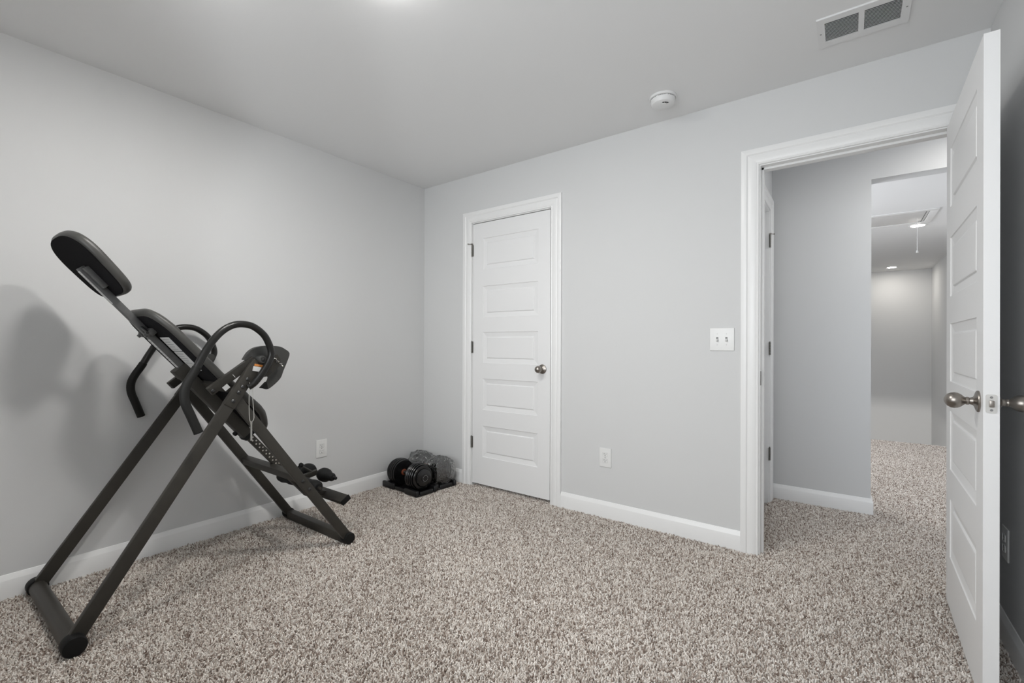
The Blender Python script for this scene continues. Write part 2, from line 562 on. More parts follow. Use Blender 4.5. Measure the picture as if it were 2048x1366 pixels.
def add_panel_side(leaf, w, y, sgn, inset):
    """five moulded panels set in the holes of the leaf at face y, looking along sgn*y"""
    x0, x1 = inset, w - inset
    prof = [(0.0, 0.0), (0.0025, 0.0035), (0.006, 0.0045), (0.034, 0.0095), (0.0375, 0.0095), (0.0415, 0.0040), (0.046, 0.0032)]
    for (z0, z1) in PZ:
        g = G()
        rings = []
        for (d, dep) in prof:
            yy = y - sgn * dep
            rings.append([g.bm.verts.new(v) for v in ((x0 + d, yy, z0 + d), (x1 - d, yy, z0 + d), (x1 - d, yy, z1 - d), (x0 + d, yy, z1 - d))])
        for i in range(len(rings) - 1):
            for k in range(4):
                g.bm.faces.new((rings[i][k], rings[i][(k + 1) % 4], rings[i + 1][(k + 1) % 4], rings[i + 1][k]))
        g.bm.faces.new(rings[-1])
        bm = g.bm
        bmesh.ops.recalc_face_normals(bm, faces=bm.faces)
        bm.normal_update()
        f = max(bm.faces, key=lambda q: q.calc_area())
        if f.normal.y * sgn < 0:
            bmesh.ops.reverse_faces(bm, faces=bm.faces)
        me = bpy.data.meshes.new('panel')
        bm.to_mesh(me)
        bm.free()
        me.materials.append(DOORP)
        o = bpy.data.objects.new('panel', me)
        COL.objects.link(o)
        o.parent = leaf


def door_leaf(root, w, th, inset):
    """leaf in local coords: x 0..w from the hinge, y 0..-th, z up; both faces have holes that the panels fill"""
    g = G()
    xs = [0, inset, w - inset, w]
    zs = [0] + [z for p in PZ for z in p] + [LH]
    b = 0.0
    for y in (0, -th):
        grid = [[g.bm.verts.new((x, y, z)) for x in xs] for z in zs]
        for i in range(len(zs) - 1):
            for j in range(3):
                if j == 1 and i % 2 == 1:
                    continue
                g.bm.faces.new((grid[i][j], grid[i][j + 1], grid[i + 1][j + 1], grid[i + 1][j]))
    g.add([(0, 0, 0), (w, 0, 0), (w, -th, 0), (0, -th, 0), (0, 0, LH), (w, 0, LH), (w, -th, LH), (0, -th, LH)],
          [(0, 1, 2, 3), (4, 5, 6, 7), (0, 3, 7, 4), (1, 2, 6, 5)])
    # solid core behind the panels so that nothing shines through
    g.box((0.01, -th + 0.011, 0.01), (w - 0.01, -0.011, LH - 0.01))
    bmesh.ops.remove_doubles(g.bm, verts=g.bm.verts, dist=1e-5)
    o = obj('leaf', g, DOORP, root, world_coords=False)
    add_panel_side(o, w, 0.0, 1, inset)
    add_panel_side(o, w, -th, -1, inset)
    return o


KNOB = [(0.0, 0.0), (0.0, 0.033), (0.003, 0.0335), (0.0055, 0.032), (0.008, 0.026), (0.011, 0.0165), (0.014, 0.0125), (0.021, 0.0105), (0.024, 0.0125), (0.028, 0.0125), (0.030, 0.011),
        (0.034, 0.0135), (0.040, 0.0195), (0.048, 0.0240), (0.056, 0.0255), (0.064, 0.0240), (0.072, 0.0190), (0.077, 0.0125), (0.080, 0.005), (0.0805, 0.0)]


def knob(root, x, z, y, sgn):
    """rosette and egg-shaped knob, local coordinates"""
    rs = obj('rosette', G().lathe(KNOB[:7] + [(0.014, 0.0)], (x, y, z), (0, sgn, 0)), NICKEL, root, world_coords=False)
    obj('door_knob', G().lathe([(0.012, 0.0)] + KNOB[6:], (x, y, z), (0, sgn, 0)), NICKEL, root, world_coords=False)


def hinge_local(root, x, z, y, sgn, stop=False, leaf_dir=1):
    """butt hinge knuckle with leaves, local coordinates; y,sgn: the face it shows on"""
    g = G()
    for k in range(5):
        g.lathe([(0, 0), (0, 0.0062), (0.0172, 0.0062), (0.0172, 0)], (x, y + sgn * 0.006, z - 0.044 + k * 0.0178), (0, 0, 1), 12)
    g.lathe([(0, 0), (0.001, 0.005), (0.004, 0.005), (0.006, 0)], (x, y + sgn * 0.006, z + 0.045), (0, 0, 1), 12)
    g.box((x - 0.012, min(y, y + sgn * 0.0025), z - 0.0445), (x + 0.012, max(y, y + sgn * 0.0025), z + 0.0445), 0.0008)
    h = obj('hinge', g, HINGE, root, world_coords=False)
    if stop:
        g = G()
        g.tube([(x, y + sgn * 0.006, z + 0.050), (x - 0.010 * leaf_dir, y + sgn * 0.016, z + 0.052), (x - 0.022 * leaf_dir, y + sgn * 0.026, z + 0.052)], 0.0025, 8)
        g.lathe([(0, 0), (0, 0.005), (0.005, 0.005), (0.005, 0)], (x - 0.022 * leaf_dir, y + sgn * 0.026, z + 0.052), (-0.5 * leaf_dir, sgn * 0.8, 0), 12)
        g.box((x - 0.006, y, z + 0.047) if sgn > 0 else (x - 0.006, y + sgn * 0.014, z + 0.047), (x + 0.006, y + sgn * 0.014, z + 0.056) if sgn > 0 else (x + 0.006, y, z + 0.056), 0.001)
        obj('hinge_pin_stop', g, NICKEL, h, world_coords=False)
    return h


# closet door: hinged on the left, shown face towards the room (-y)
d1 = thing('door_1', 'closed white five-panel closet door with nickel knob', 'door', (0.5535, 0.036, 0.020), kind='structure')
door_leaf(d1, 0.7135, 0.035, 0.102)
knob(d1, 0.7135 - 0.063, 0.912, -0.035, -1)
for z in (1.822, 1.062, 0.318):
    hinge_local(d1, -0.0045, z, -0.037, -1, stop=(z > 1.5))
obj('latch_plate', G().box((0.7135, -0.030, 0.885), (0.7148, -0.006, 0.94)), HINGE, d1, world_coords=False)

# entry door, swung open into the room about the right jamb; local +x runs from the hinge to the latch edge
d2 = thing('door_2', 'open white five-panel entry door with two nickel knobs', 'door', (3.3185, -0.022, 0.018), rotz=R(-91.2), kind='structure')
door_leaf(d2, 0.760, 0.035, 0.102)
knob(d2, 0.760 - 0.063, 0.916, -0.035, -1)
knob(d2, 0.760 - 0.063, 0.916, 0.0, 1)
for z in (1.822, 1.062, 0.318):
    hinge_local(d2, -0.004, z, 0.0, 1)
lp = obj('latch_plate', G().prism([(0.7600, -0.0175 + cx_ * 0.007 + 0.0055 * math.cos(R(a_)), 0.916 + cz_ * 0.0225 + 0.0055 * math.sin(R(a_))) for cx_, cz_, a0_ in ((1, 1, 0), (-1, 1, 90), (-1, -1, 180), (1, -1, 270)) for a_ in (a0_, a0_ + 30, a0_ + 60, a0_ + 90)], (0.0014, 0, 0)), LATCHM, d2, world_coords=False)
obj('latch_bolt', G().box((0.761, -0.023, 0.906), (0.7695, -0.012, 0.926), 0.002), NICKEL, lp, world_coords=False)
for zz in (0.897, 0.935):
    obj('screw', G().lathe([(0, 0), (0, 0.0036), (0.0008, 0.003), (0.0008, 0)], (0.7616, -0.0175, zz), (1, 0, 0), 12), GREYP, lp, world_coords=False)

# hall side door: closed, in the short hall wall, hinges at its far edge; local x points back towards the bedroom
d3 = thing('door_3', 'closed white side door in the hall with dark hinges', 'door', (HX - 0.036, 0.954, 0.020), rotz=R(-90), kind='structure')
door_leaf(d3, 0.750, 0.035, 0.102)
knob(d3, 0.750 - 0.063, 0.912, 0.0, 1)
for z in (1.822, 1.062, 0.318):
    hinge_local(d3, -0.005, z, 0.037, 1, stop=(z > 1.5), leaf_dir=1)
d3.location.x = HX - 0.038 + 0.0

# ------------------------------------------------------------------ bedroom window behind the camera, loft window
def window(name, base, ax, nrm, w, z0, z1, label):
    t = thing(name, label, 'window', base, kind='structure')
    b, a, n = Vector(base), Vector(ax), Vector(nrm)
    def bx(u0, u1, d0, d1, za, zb):
        p = [b + a * u + n * d for u in (u0, u1) for d in (d0, d1)]
        return G().box((min(q.x for q in p), min(q.y for q in p), za), (max(q.x for q in p), max(q.y for q in p), zb), 0.002)
    obj('window_frame', bx(0, 0.05, -0.10, -0.04, z0, z1), TRIM, t)
    obj('window_frame', bx(w - 0.05, w, -0.10, -0.04, z0, z1), TRIM, t)
    obj('window_frame', bx(0, w, -0.10, -0.04, z1 - 0.05, z1), TRIM, t)
    obj('window_frame', bx(0, w, -0.10, -0.04, z0, z0 + 0.05), TRIM, t)
    obj('mullion', bx(w / 2 - 0.03, w / 2 + 0.03, -0.10, -0.04, z0, z1), TRIM, t)
    obj('meeting_rail', bx(0, w, -0.095, -0.05, (z0 + z1) / 2 - 0.02, (z0 + z1) / 2 + 0.02), TRIM, t)
    obj('window_sill', bx(-0.05, w + 0.05, -0.04, 0.05, z0 - 0.02, z0), TRIM, t)
    for k in range(2):
        obj('pane', bx(0.05 + k * w / 2, w / 2 - 0.03 + k * w / 2, -0.072, -0.068, z0 + 0.05, z1 - 0.05), GLASS, t)


window('window_1', (WX0, YS, 0), (1, 0, 0), (0, 1, 0), WX1 - WX0, WZ0, WZ1, 'bedroom window in the wall behind the viewpoint')

# ------------------------------------------------------------------ bedroom recessed lights (just above the picture; the left one is an addition)
for (x, y, r, m_, lab) in ((1.62, -1.70, 0.080, LEDROOM, 'round recessed ceiling light in the middle of the bedroom ceiling'),
                           (1.12, -2.14, 0.105, FILL_LEFT, 'larger round recessed ceiling light, added out of view nearer the inversion table')):
    t = thing('recessed_light', lab, 'ceiling light', (x, y, H), group='recessed bedroom lights')
    obj('trim_ring', G().lathe([(0, r), (0, r + 0.018), (0.004, r + 0.016), (0.005, r + 0.002), (0.002, r)], (x, y, H), (0, 0, -1), 32), WHITEP, t)
    obj('lens', G().lathe([(0.001, 0), (0.001, r + 0.001), (0.010, r - 0.006), (0.016, r * 0.6), (0.018, 0)], (x, y, H), (0, 0, -1), 32), m_, t)

# ------------------------------------------------------------------ return air vent
vt = thing('ceiling_vent', 'white two-section louvred return vent on the ceiling', 'vent', (2.985, -0.376, H))
vx0, vx1, vy0, vy1 = 2.832, 3.136, -0.482, -0.264
o0, o1, o2, o3, oy0, oy1 = 2.859, 2.972, 2.991, 3.108, -0.448, -0.305
g = G()
for a in ((vx0, vy0, vx1, oy0), (vx0, oy1, vx1, vy1), (vx0, oy0, o0, oy1), (o1, oy0, o2, oy1), (o3, oy0, vx1, oy1)):
    g.box((a[0], a[1], H - 0.007), (a[2], a[3], H))
obj('vent_frame', g, VENTM, vt)
obj('duct', G().box((o0 - 0.005, oy0 - 0.005, H - 0.0015), (o3 + 0.005, oy1 + 0.005, H - 0.0005)), DARKIN, vt)
for (a, b) in ((o0, o1), (o2, o3)):
    for k in range(15):
        y = oy0 + (k + 0.5) * (oy1 - oy0) / 15
        m = Matrix.Translation((0, y, H - 0.0042)) @ Matrix.Rotation(R(48), 4, 'X')
        obj('slat', G().box((a, -0.0033, -0.0004), (b, 0.0033, 0.0004), 0, m), VENTM, vt)
for x in (vx0 + 0.012, vx1 - 0.012):
    obj('screw', G().lathe([(0, 0), (0, 0.0036), (0.0015, 0.0025), (0.0015, 0)], (x, -0.376, H - 0.007), (0, 0, -1), 12), GREYP, vt)

# ------------------------------------------------------------------ smoke detector
sx, sy = 2.133, -0.262
sd = thing('smoke_detector', 'round white smoke detector on the ceiling', 'smoke detector', (sx, sy, H))
obj('mounting_ring', G().lathe([(0, 0), (0, 0.070), (0.009, 0.0705), (0.012, 0.068), (0.012, 0)], (sx, sy, H), (0, 0, -1), 48), WHITEP, sd)
b = obj('detector_body', G().lathe([(0.012, 0), (0.012, 0.060), (0.015, 0.064), (0.030, 0.063), (0.040, 0.058), (0.045, 0.048), (0.0455, 0)], (sx, sy, H), (0, 0, -1), 48), WHITEP, sd)
g = G()
for k in range(40):
    if k % 5 == 4:
        continue
    a = 2 * math.pi * k / 40
    g.box((0.0600, -0.0022, -0.001), (0.0645, 0.0022, 0.001), 0, Matrix.Translation((sx, sy, H - 0.0155)) @ Matrix.Rotation(a, 4, 'Z'))
obj('sensing_slot', g, SLOT, b)
obj('test_button', G().lathe([(0, 0), (0, 0.0125), (0.0025, 0.0115), (0.0025, 0)], (sx + 0.012, sy - 0.018, H - 0.0455), (0, 0, -1), 24), GREYP if False else WHITEP, b)
g = G()
for a0 in (0.2, 0.5, 0.8):
    for k in range(5):
        a = a0 + k * 0.05 - 0.1
        g.box((0.033, -0.0008, -0.0008), (0.043, 0.0008, 0.0008), 0, Matrix.Translation((sx, sy, H - 0.0457)) @ Matrix.Rotation(a - 1.4, 4, 'Z'))
obj('sounder_grille', g, SLOT, b)


# ------------------------------------------------------------------ outlets and switch
def frame_of(nrm):
    n = Vector(nrm)
    u = Vector((0, 0, 1)).cross(n).normalized()
    return Matrix((u, n, Vector((0, 0, 1)))).transposed().to_4x4()


def outlet(loc, nrm, label, group):
    t = thing('wall_outlet', label, 'outlet', loc)
    M = Matrix.Translation(loc) @ frame_of(nrm)
    obj('cover_plate', G().box((-0.041, 0, -0.061), (0.041, 0.0055, 0.061), 0.0035, M, 3), PLATE, t)
    for s in (1, -1):
        zc = 0.0195 * s
        g = G()
        g.box((-0.0165, 0.004, zc - 0.0135), (0.0165, 0.0068, zc + 0.0135), 0.004, M, 3)
        rc = obj('receptacle', g, PLATE, t)
        g = G()
        g.box((-0.0078, 0.0065, zc - 0.0005), (-0.0054, 0.0071, zc + 0.0085), 0, M)
        g.box((0.0054, 0.0065, zc + 0.0005), (0.0078, 0.0071, zc + 0.0075), 0, M)
        g.lathe([(0, 0), (0, 0.0028), (0.0006, 0.0028), (0.0006, 0)], M @ Vector((0, 0.0065, zc - 0.0068)), M.to_3x3() @ Vector((0, 1, 0)), 12)
        obj('slot', g, SLOT, rc)
    obj('screw', G().lathe([(0, 0), (0, 0.0028), (0.0008, 0.0028), (0.0008, 0)], M @ Vector((0, 0.0055, 0)), M.to_3x3() @ Vector((0, 1, 0)), 12), GREYP, t)
    return t


outlet((1.6855, 0, 0.382), (0, -1, 0), 'white outlet plate between the closet door and the doorway', 'outlets')
outlet((0, -0.950, 0.381), (1, 0, 0), 'white outlet plate on the left wall near the dumbbells', 'outlets')
outlet((W, -0.248, 0.368), (-1, 0, 0), 'white outlet plate on the wall behind the open door', 'outlets')

M = Matrix.Translation((2.378, 0, 1.138)) @ frame_of((0, -1, 0))
t = thing('light_switch', 'white double toggle switch plate beside the doorway', 'light switch', (2.378, 0, 1.138))
obj('cover_plate', G().box((-0.0625, 0, -0.063), (0.0625, 0.0055, 0.063), 0.0035, M, 3), PLATE, t)
for s in (-1, 1):
    x = 0.0235 * s
    obj('toggle_slot', G().box((x - 0.0055, 0.0052, -0.0125), (x + 0.0055, 0.0060, 0.0125), 0, M), GREYP, t)
    m2 = M @ Matrix.Translation((x, 0.004, 0.0)) @ Matrix.Rotation(R(-28 if s < 0 else -28), 4, 'X')
    obj('toggle', G().box((-0.0042, 0, -0.0045), (0.0042, 0.017, 0.0045), 0.001, m2), PLATE, t)
    for z in (0.030, -0.030):
        obj('screw', G().lathe([(0, 0), (0, 0.0028), (0.0008, 0.0028), (0.0008, 0)], M @ Vector((x, 0.0055, z)), (0, -1, 0), 12), LABELM, t)

# ------------------------------------------------------------------ hall ceiling: recessed lights, attic hatch, pull cord
for (x, y, lab) in ((3.70, 0.60, 'round recessed ceiling light, added out of view in the short hall by the side door'), (3.560, 4.02, 'round recessed ceiling light beside the attic hatch'), (3.535, 7.38, 'round recessed ceiling light over the stairwell')):
    t = thing('recessed_light', lab, 'ceiling light', (x, y, H), group='recessed hall lights')
    obj('trim_ring', G().lathe([(0, 0.060), (0, 0.082), (0.004, 0.080), (0.005, 0.062), (0.002, 0.060)], (x, y, H), (0, 0, -1), 32), WHITEP, t)
    obj('lens', G().lathe([(0.001, 0), (0.001, 0.061), (0.006, 0.054), (0.008, 0.03), (0.008, 0)], (x, y, H), (0, 0, -1), 32), FILL_HALL if y < 1 else LEDM, t)
hx0, hx1, hy0, hy1 = 2.05, 3.65, 3.245, 3.875
t = thing('attic_hatch', 'white framed attic hatch in the hall ceiling', 'hatch', ((hx0 + hx1) / 2, (hy0 + hy1) / 2, H))
for a in ((hx0, hy0, hx1, hy0 + 0.06), (hx0, hy1 - 0.06, hx1, hy1), (hx0, hy0 + 0.06, hx0 + 0.06, hy1 - 0.06), (hx1 - 0.06, hy0 + 0.06, hx1, hy1 - 0.06)):
    obj('hatch_trim', G().box((a[0], a[1], H - 0.012), (a[2], a[3], H), 0.003), TRIM, t)
obj('hatch_panel', G().box((hx0 + 0.06, hy0 + 0.064, H - 0.006), (hx1 - 0.064, hy1 - 0.064, H - 0.001), 0.001), HATCH, t)
obj('hatch_seam', G().box((3.562, hy0 + 0.064, H - 0.0068), (3.567, hy1 - 0.064, H - 0.005)), SLOT, t)
obj('hatch_gap', G().box((hx0 + 0.06, hy0 + 0.06, H - 0.002), (hx1 - 0.06, hy1 - 0.06, H)), SLOT, t)
t = thing('pull_cord', 'thin white pull cord hanging from the attic hatch', 'pull cord', (3.52, 3.62, H - 0.006))
obj('cord', G().tube([(3.52, 3.62, H - 0.006), (3.52, 3.62, 2.105)], 0.0022, 8), WHITEP, t)
obj('bell_pull', G().lathe([(0, 0), (0.004, 0.004), (0.03, 0.011), (0.033, 0)], (3.52, 3.62, 2.108), (0, 0, -1), 16), WHITEP, t)

# ------------------------------------------------------------------ inversion table
XC = 0.385
A = Vector((XC, -2.306, 1.465))
DV = Vector((0, 0.646, -0.763)).normalized()
NV = Vector((0, 0.763, 0.646)).normalized()


def bp(x, s, off):
    """point on the tilted bed: x across, s down its length, off out towards the user's side"""
    return A + Vector((x - XC, 0, 0)) + DV * s + NV * off


BM = Matrix((Vector((1, 0, 0)), DV, NV)).transposed().to_4x4()
BM.translation = Vector((0, A.y, A.z))

it = thing('inversion_table', 'dark metal inversion table with black pads and curved handles', 'exercise machine', (XC, -1.77, 0))
# floor bars with end caps
fy, ry = -2.335, -1.212
fb = obj('floor_bar', G().tube([(0.055, fy, 0.031), (0.725, fy, 0.031)], 0.030, 24), FRAME, it)
rb = obj('floor_bar', G().beam((0.06, ry, 0.024), (0.71, ry, 0.024), 0.045, 0.048, (0, 1, 0), 0.006), FRAME, it)
for bar, y, z, r, xa, xb in ((fb, fy, 0.033, 0.036, 0.05, 0.73), (rb, ry, 0.029, 0.031, 0.055, 0.705)):
    for x, s in ((xa, -1), (xb, 1)):
        g = G().lathe([(-0.030, 0), (-0.030, r * 0.96), (-0.026, r), (0.012, r), (0.018, r * 0.93), (0.020, r * 0.6), (0.020, 0)], (x, y, z), (s, 0, 0), 28)
        obj('end_cap', g, CAPM, bar)
PIV = (-1.675, 1.030)
JOIN = (-1.800, 0.850)
for s in (1, -1):
    f0 = Vector((XC + s * 0.317, fy, 0.035)); f1 = Vector((XC + s * 0.283, -1.690, 1.012))
    g = G().beam(f0, f1, 0.026, 0.050, (1, 0, 0), 0.004)
    leg = obj('leg', g, FRAME, it)
    d = (f1 - f0).normalized()
    # reinforcing sleeve plate over the upper end, with bolts
    q0, q1 = f0 + d * 0.94, f1 + d * 0.01
    obj('leg_bracket', G().beam(q0 + Vector((s * 0.0015, 0, 0)), q1 + Vector((s * 0.0015, 0, 0)), 0.031, 0.054, (1, 0, 0), 0.006), FRAME, leg)
    for k, l in enumerate((0.97, 1.015, 1.045, 1.085)):
        c = f0 + d * l + Vector((s * 0.017, 0, 0))
        obj('bolt', G().lathe([(0, 0), (0, 0.0085), (0.003, 0.0085), (0.006, 0.005), (0.006, 0)], c, (s, 0, 0), 12), BOLT, leg)
    r0 = Vector((XC + s * 0.312, ry, 0.03)); r1 = Vector((XC + s * 0.280, JOIN[0] + 0.018, JOIN[1]))
    leg = obj('leg', G().beam(r0, r1, 0.026, 0.048, (1, 0, 0), 0.004), FRAME, it)
    d = (r1 - r0).normalized()
    for l in (0.395, 0.455):
        c = r0 + d * (l) + Vector((s * 0.013, 0, 0))
        obj('bolt', G().lathe([(0, 0), (0, 0.0085), (0.003, 0.0085), (0.006, 0.005), (0.006, 0)], c, (s, 0, 0), 12), BOLT, leg)
d = (r1 - r0).normalized()
xb = r0 + d * 0.50
obj('cross_bar', G().beam((XC - 0.295, -1.487, 0.425), (XC + 0.295, -1.487, 0.425), 0.040, 0.040, (0, 1, 0.3), 0.004), FRAME, it)

# curved handles
HP = [(0.751, -1.96, 0.734), (0.745, -1.985, 0.805), (0.74, -2.003, 0.858), (0.735, -2.005, 0.904), (0.73, -1.991, 0.945), (0.727, -1.964, 0.991), (0.723, -1.937, 1.046), (0.72, -1.897, 1.116),
      (0.718, -1.856, 1.162), (0.716, -1.813, 1.188), (0.714, -1.769, 1.194), (0.712, -1.724, 1.184), (0.71, -1.676, 1.147), (0.71, -1.65, 1.099), (0.71, -1.64, 1.059), (0.71, -1.647, 1.03),
      (0.71, -1.661, 1.000), (0.705, -1.692, 0.950), (0.70, -1.715, 0.920), (0.693, -1.737, 0.903)]


def smooth(P, n=4):
    P = [Vector(p) for p in P]
    out = []
    for i in range(len(P) - 1):
        a, b, c, d = P[max(i - 1, 0)], P[i], P[i + 1], P[min(i + 2, len(P) - 1)]
        for k in range(n):
            t = k / n
            out.append(0.5 * ((2 * b) + (c - a) * t + (2 * a - 5 * b + 4 * c - d) * t * t + (3 * b - a - 3 * c + d) * t ** 3))
    out.append(P[-1])
    return out


for s in (1, -1):
    P = [(p[0] if s > 0 else 2 * XC - p[0], p[1], p[2]) for p in HP]
    S = smooth(P, 4)
    h = obj('handle', G().tube(S[18:], 0.0155, 16), TUBEM, it)
    gr = obj('hand_grip', G().tube(S[:22], 0.0175, 16), GRIP, h)
    e = (S[1] - S[0]).normalized()
    obj('grip_cap', G().lathe([(0, 0), (0, 0.0178), (0.006, 0.0178), (0.006, 0)], S[0] + e * -0.003, e, 16), CAPM, gr)
    # pivot arm: U-channel from bed frame to pivot
    xa = XC + s * 0.240
    xb2 = XC + s * 0.268
    arm = obj('pivot_arm', G().beam((xa, -1.874, 0.888), (xb2, -1.695, 1.030), 0.030, 0.040, (1, 0, 0), 0.004), FRAME, it)
    for (y, z) in ((-1.865, 0.893), (-1.815, 0.937)):
        obj('bolt', G().lathe([(0, 0), (0, 0.0085), (0.003, 0.0085), (0.006, 0.005), (0.006, 0)], (xa + s * 0.017, y, z), (s, 0, 0), 12), BOLT, arm)
    obj('pivot_hub', G().lathe([(-0.02, 0), (-0.02, 0.018), (0.024, 0.018), (0.027, 0.016), (0.027, 0.009), (0.024, 0.009), (0.024, 0)], (XC + s * 0.290, PIV[0], PIV[1]), (s, 0, 0), 24), PLAS, it)
    obj('bolt', G().lathe([(0, 0), (0, 0.0075), (0.005, 0.0075), (0.007, 0.004), (0.007, 0)], (XC + s * 0.315, PIV[0], PIV[1]), (s, 0, 0), 12), BOLT, it)
    # holed pivot plate
    if s < 0:
        continue
    poly = [(-1.700, 1.000), (-1.674, 1.012), (-1.641, 1.043), (-1.602, 1.054), (-1.586, 1.03), (-1.59, 0.995), (-1.609, 0.976), (-1.652, 0.947), (-1.690, 0.945)]
    x0 = XC + s * 0.300
    pl = obj('pivot_plate', G().prism([(x0, y, z) for y, z in poly], (s * 0.004, 0, 0)), FRAME, it)
    for (y, z) in [(-1.626, 1.022), (-1.638, 1.001), (-1.649, 0.982), (-1.656, 0.962), (-1.634, 0.970), (-1.605, 1.015), (-1.607, 0.99), (-1.615, 1.043)]:
        obj('adjustment_hole', G().lathe([(0, 0), (0, 0.0052), (0.0008, 0.0052), (0.0008, 0)], (x0 + s * 0.004, y, z), (s, 0, 0), 12), SLOT, pl)
    sp = G()
    sp.tube([(x0 + s * (0.010 + 0.005 * math.cos(a)), -1.628 + 0.052 * (a / 25.2) + 0.006 * math.sin(a) * 0.7, 1.045 - 0.05 * (a / 25.2)) for a in [k * 0.45 for k in range(56)]], 0.0018, 6)
    obj('spring', sp, CHROME, pl)

# bed frame cross member between the arms
obj('bed_cross_member', G().beam((XC - 0.245, -1.800, 0.905), (XC + 0.245, -1.800, 0.905), 0.045, 0.030, (0, 0.65, -0.76), 0.004), FRAME, it)
# shaft, wide tube, boom
sh = obj('main_shaft', G().box((XC - 0.015, 0.065, -0.010), (XC + 0.015, 0.70, 0.018), 0.003, BM), SHAFT, it)
obj('ruler_strip', G().box((XC - 0.013, 0.075, -0.0112), (XC + 0.013, 0.24, -0.0098), 0, BM), LABELM, sh)
g = G()
for k in range(14):
    g.box((XC - 0.010, 0.085 + k * 0.011, -0.0118), (XC + (0.0 if k % 2 else 0.006), 0.087 + k * 0.011, -0.0111), 0, BM)
obj('ruler_mark', g, PRINT, sh)
obj('warning_sticker', G().box((XC - 0.014, 0.44, -0.0112), (XC + 0.014, 0.610, -0.0098), 0, BM), LABELM, sh)
g = G()
for k in range(9):
    g.box((XC - 0.010, 0.452 + k * 0.017, -0.0118), (XC + 0.009, 0.457 + k * 0.017, -0.0111), 0, BM)
obj('sticker_print', g, PRINT, sh)
wt = obj('bed_tube', G().box((XC - 0.027, 0.622, -0.036), (XC + 0.027, 1.095, 0.018), 0.004, BM), FRAME, it)
obj('tube_collar', G().box((XC - 0.032, 0.612, -0.040), (XC + 0.032, 0.665, 0.022), 0.005, BM), FRAME, wt)
obj('tube_knob', G().lathe([(-0.01, 0), (-0.01, 0.005), (0, 0.005), (0.002, 0.012), (0.014, 0.012), (0.017, 0.008), (0.017, 0)], bp(XC, 1.045, -0.036), -NV, 16), CAPM, wt)
bo = obj('boom', G().box((XC - 0.017, 1.10, -0.026), (XC + 0.017, 1.615, 0.010), 0.004, BM), FRAME, it)
for k in range(18):
    s0 = 1.105 + k * 0.0135
    for sd2 in (1,):
        obj('boom_hole', G().lathe([(0, 0), (0, 0.0042), (0.0006, 0.0042), (0.0006, 0)], bp(XC + 0.017, s0, -0.008 + (0.006 if k % 2 else -0.006)), (1, 0, 0), 10), CHROME, bo)
for k in range(9):
    obj('boom_hole', G().lathe([(0, 0), (0, 0.0048), (0.0006, 0.0048), (0.0006, 0)], bp(XC, 1.215 + k * 0.026, -0.026), -NV, 10), CHROME, bo)
obj('boom_collar', G().box((XC - 0.029, 1.085, -0.038), (XC + 0.029, 1.105, 0.020), 0.003, BM), CAPM, bo)
obj('head_bracket', G().box((XC + 0.019, 0.072, 0.000), (XC + 0.050, 0.172, 0.020), 0.003, BM), SHAFT, it)
obj('bolt', G().lathe([(0, 0), (0, 0.008), (0.002, 0.008), (0.002, 0)], bp(XC + 0.035, 0.10, 0.004), -NV, 12), BOLT, it)
cl = obj('bed_clamp', G().box((XC - 0.062, 0.398, -0.004), (XC + 0.062, 0.428, 0.022), 0.006, BM), SHAFT, it)
for x in (-0.045, 0.045):
    obj('clamp_knob', G().lathe([(0, 0), (0, 0.014), (0.008, 0.014), (0.012, 0.008), (0.02, 0.008), (0.02, 0)], bp(XC + x, 0.413, -0.002), -NV, 16), SHAFT, cl)
obj('clamp_pin', G().tube([bp(XC + 0.02, 0.38, 0.0), bp(XC + 0.085, 0.40, -0.012)], 0.006, 10), BOLT, cl)


# pads
def pad(name, s0, s1, hw, offs, th, nexp, backing=0.93, taper=None, roll=0.0):
    sc, hs = (s0 + s1) / 2, (s1 - s0) / 2
    def off(s):
        u = (s - s0) / (s1 - s0) * (len(offs) - 1)
        u = min(max(u, 0), len(offs) - 1 - 1e-6)
        i = int(u)
        f = u - i
        f = f * f * (3 - 2 * f)
        return offs[i] * (1 - f) + offs[i + 1] * f
    def outline(a):
        c, s = math.cos(a), math.sin(a)
        ne = nexp[0] if s < 0 else nexp[1]
        r = (abs(c) ** ne + abs(s) ** ne) ** (-1 / ne)
        x, q = c * r, s * r
        if taper:
            x *= taper(q)
        return x, q
    nseg = 64
    prof = [(0.0, 0.0), (0.25, 0), (0.5, 0), (0.75, 0), (0.90, 0), (0.955, 0.04), (0.99, 0.20), (1.0, 0.42), (0.99, 0.68), (0.955, 0.86), (0.89, 0.96), (0.75, 1.0), (0.5, 1.02), (0.25, 1.03), (0.0, 1.03)]
    def surf(prof, dz=0.0):
        g = G()
        prev = None
        for r, h in prof:
            n = 1 if r == 0 else nseg
            ring = []
            for k in range(n):
                x, q = outline(2 * math.pi * k / nseg)
                s = sc + q * hs * r
                ring.append(g.bm.verts.new(bp(XC + x * hw * r, s, off(s) + h * th + dz + roll * x * hw * r)))
            if prev is not None:
                for k in range(nseg):
                    k2 = (k + 1) % nseg
                    a = [prev[k % len(prev)], prev[k2 % len(prev)], ring[k2 % len(ring)], ring[k % len(ring)]]
                    a = list(dict.fromkeys(a))
                    g.bm.faces.new(a)
            prev = ring
        return g
    p = obj(name, surf(prof), VINYL, it, ang=60)
    obj('pad_backing', surf([(0, -0.0), (0.25, 0), (0.5, 0), (0.75, 0), (backing, 0), (backing + 0.004, 0.002 / th), (backing + 0.004, 0.004 / th)], -0.003), FABRIC, p, ang=60)
    return p


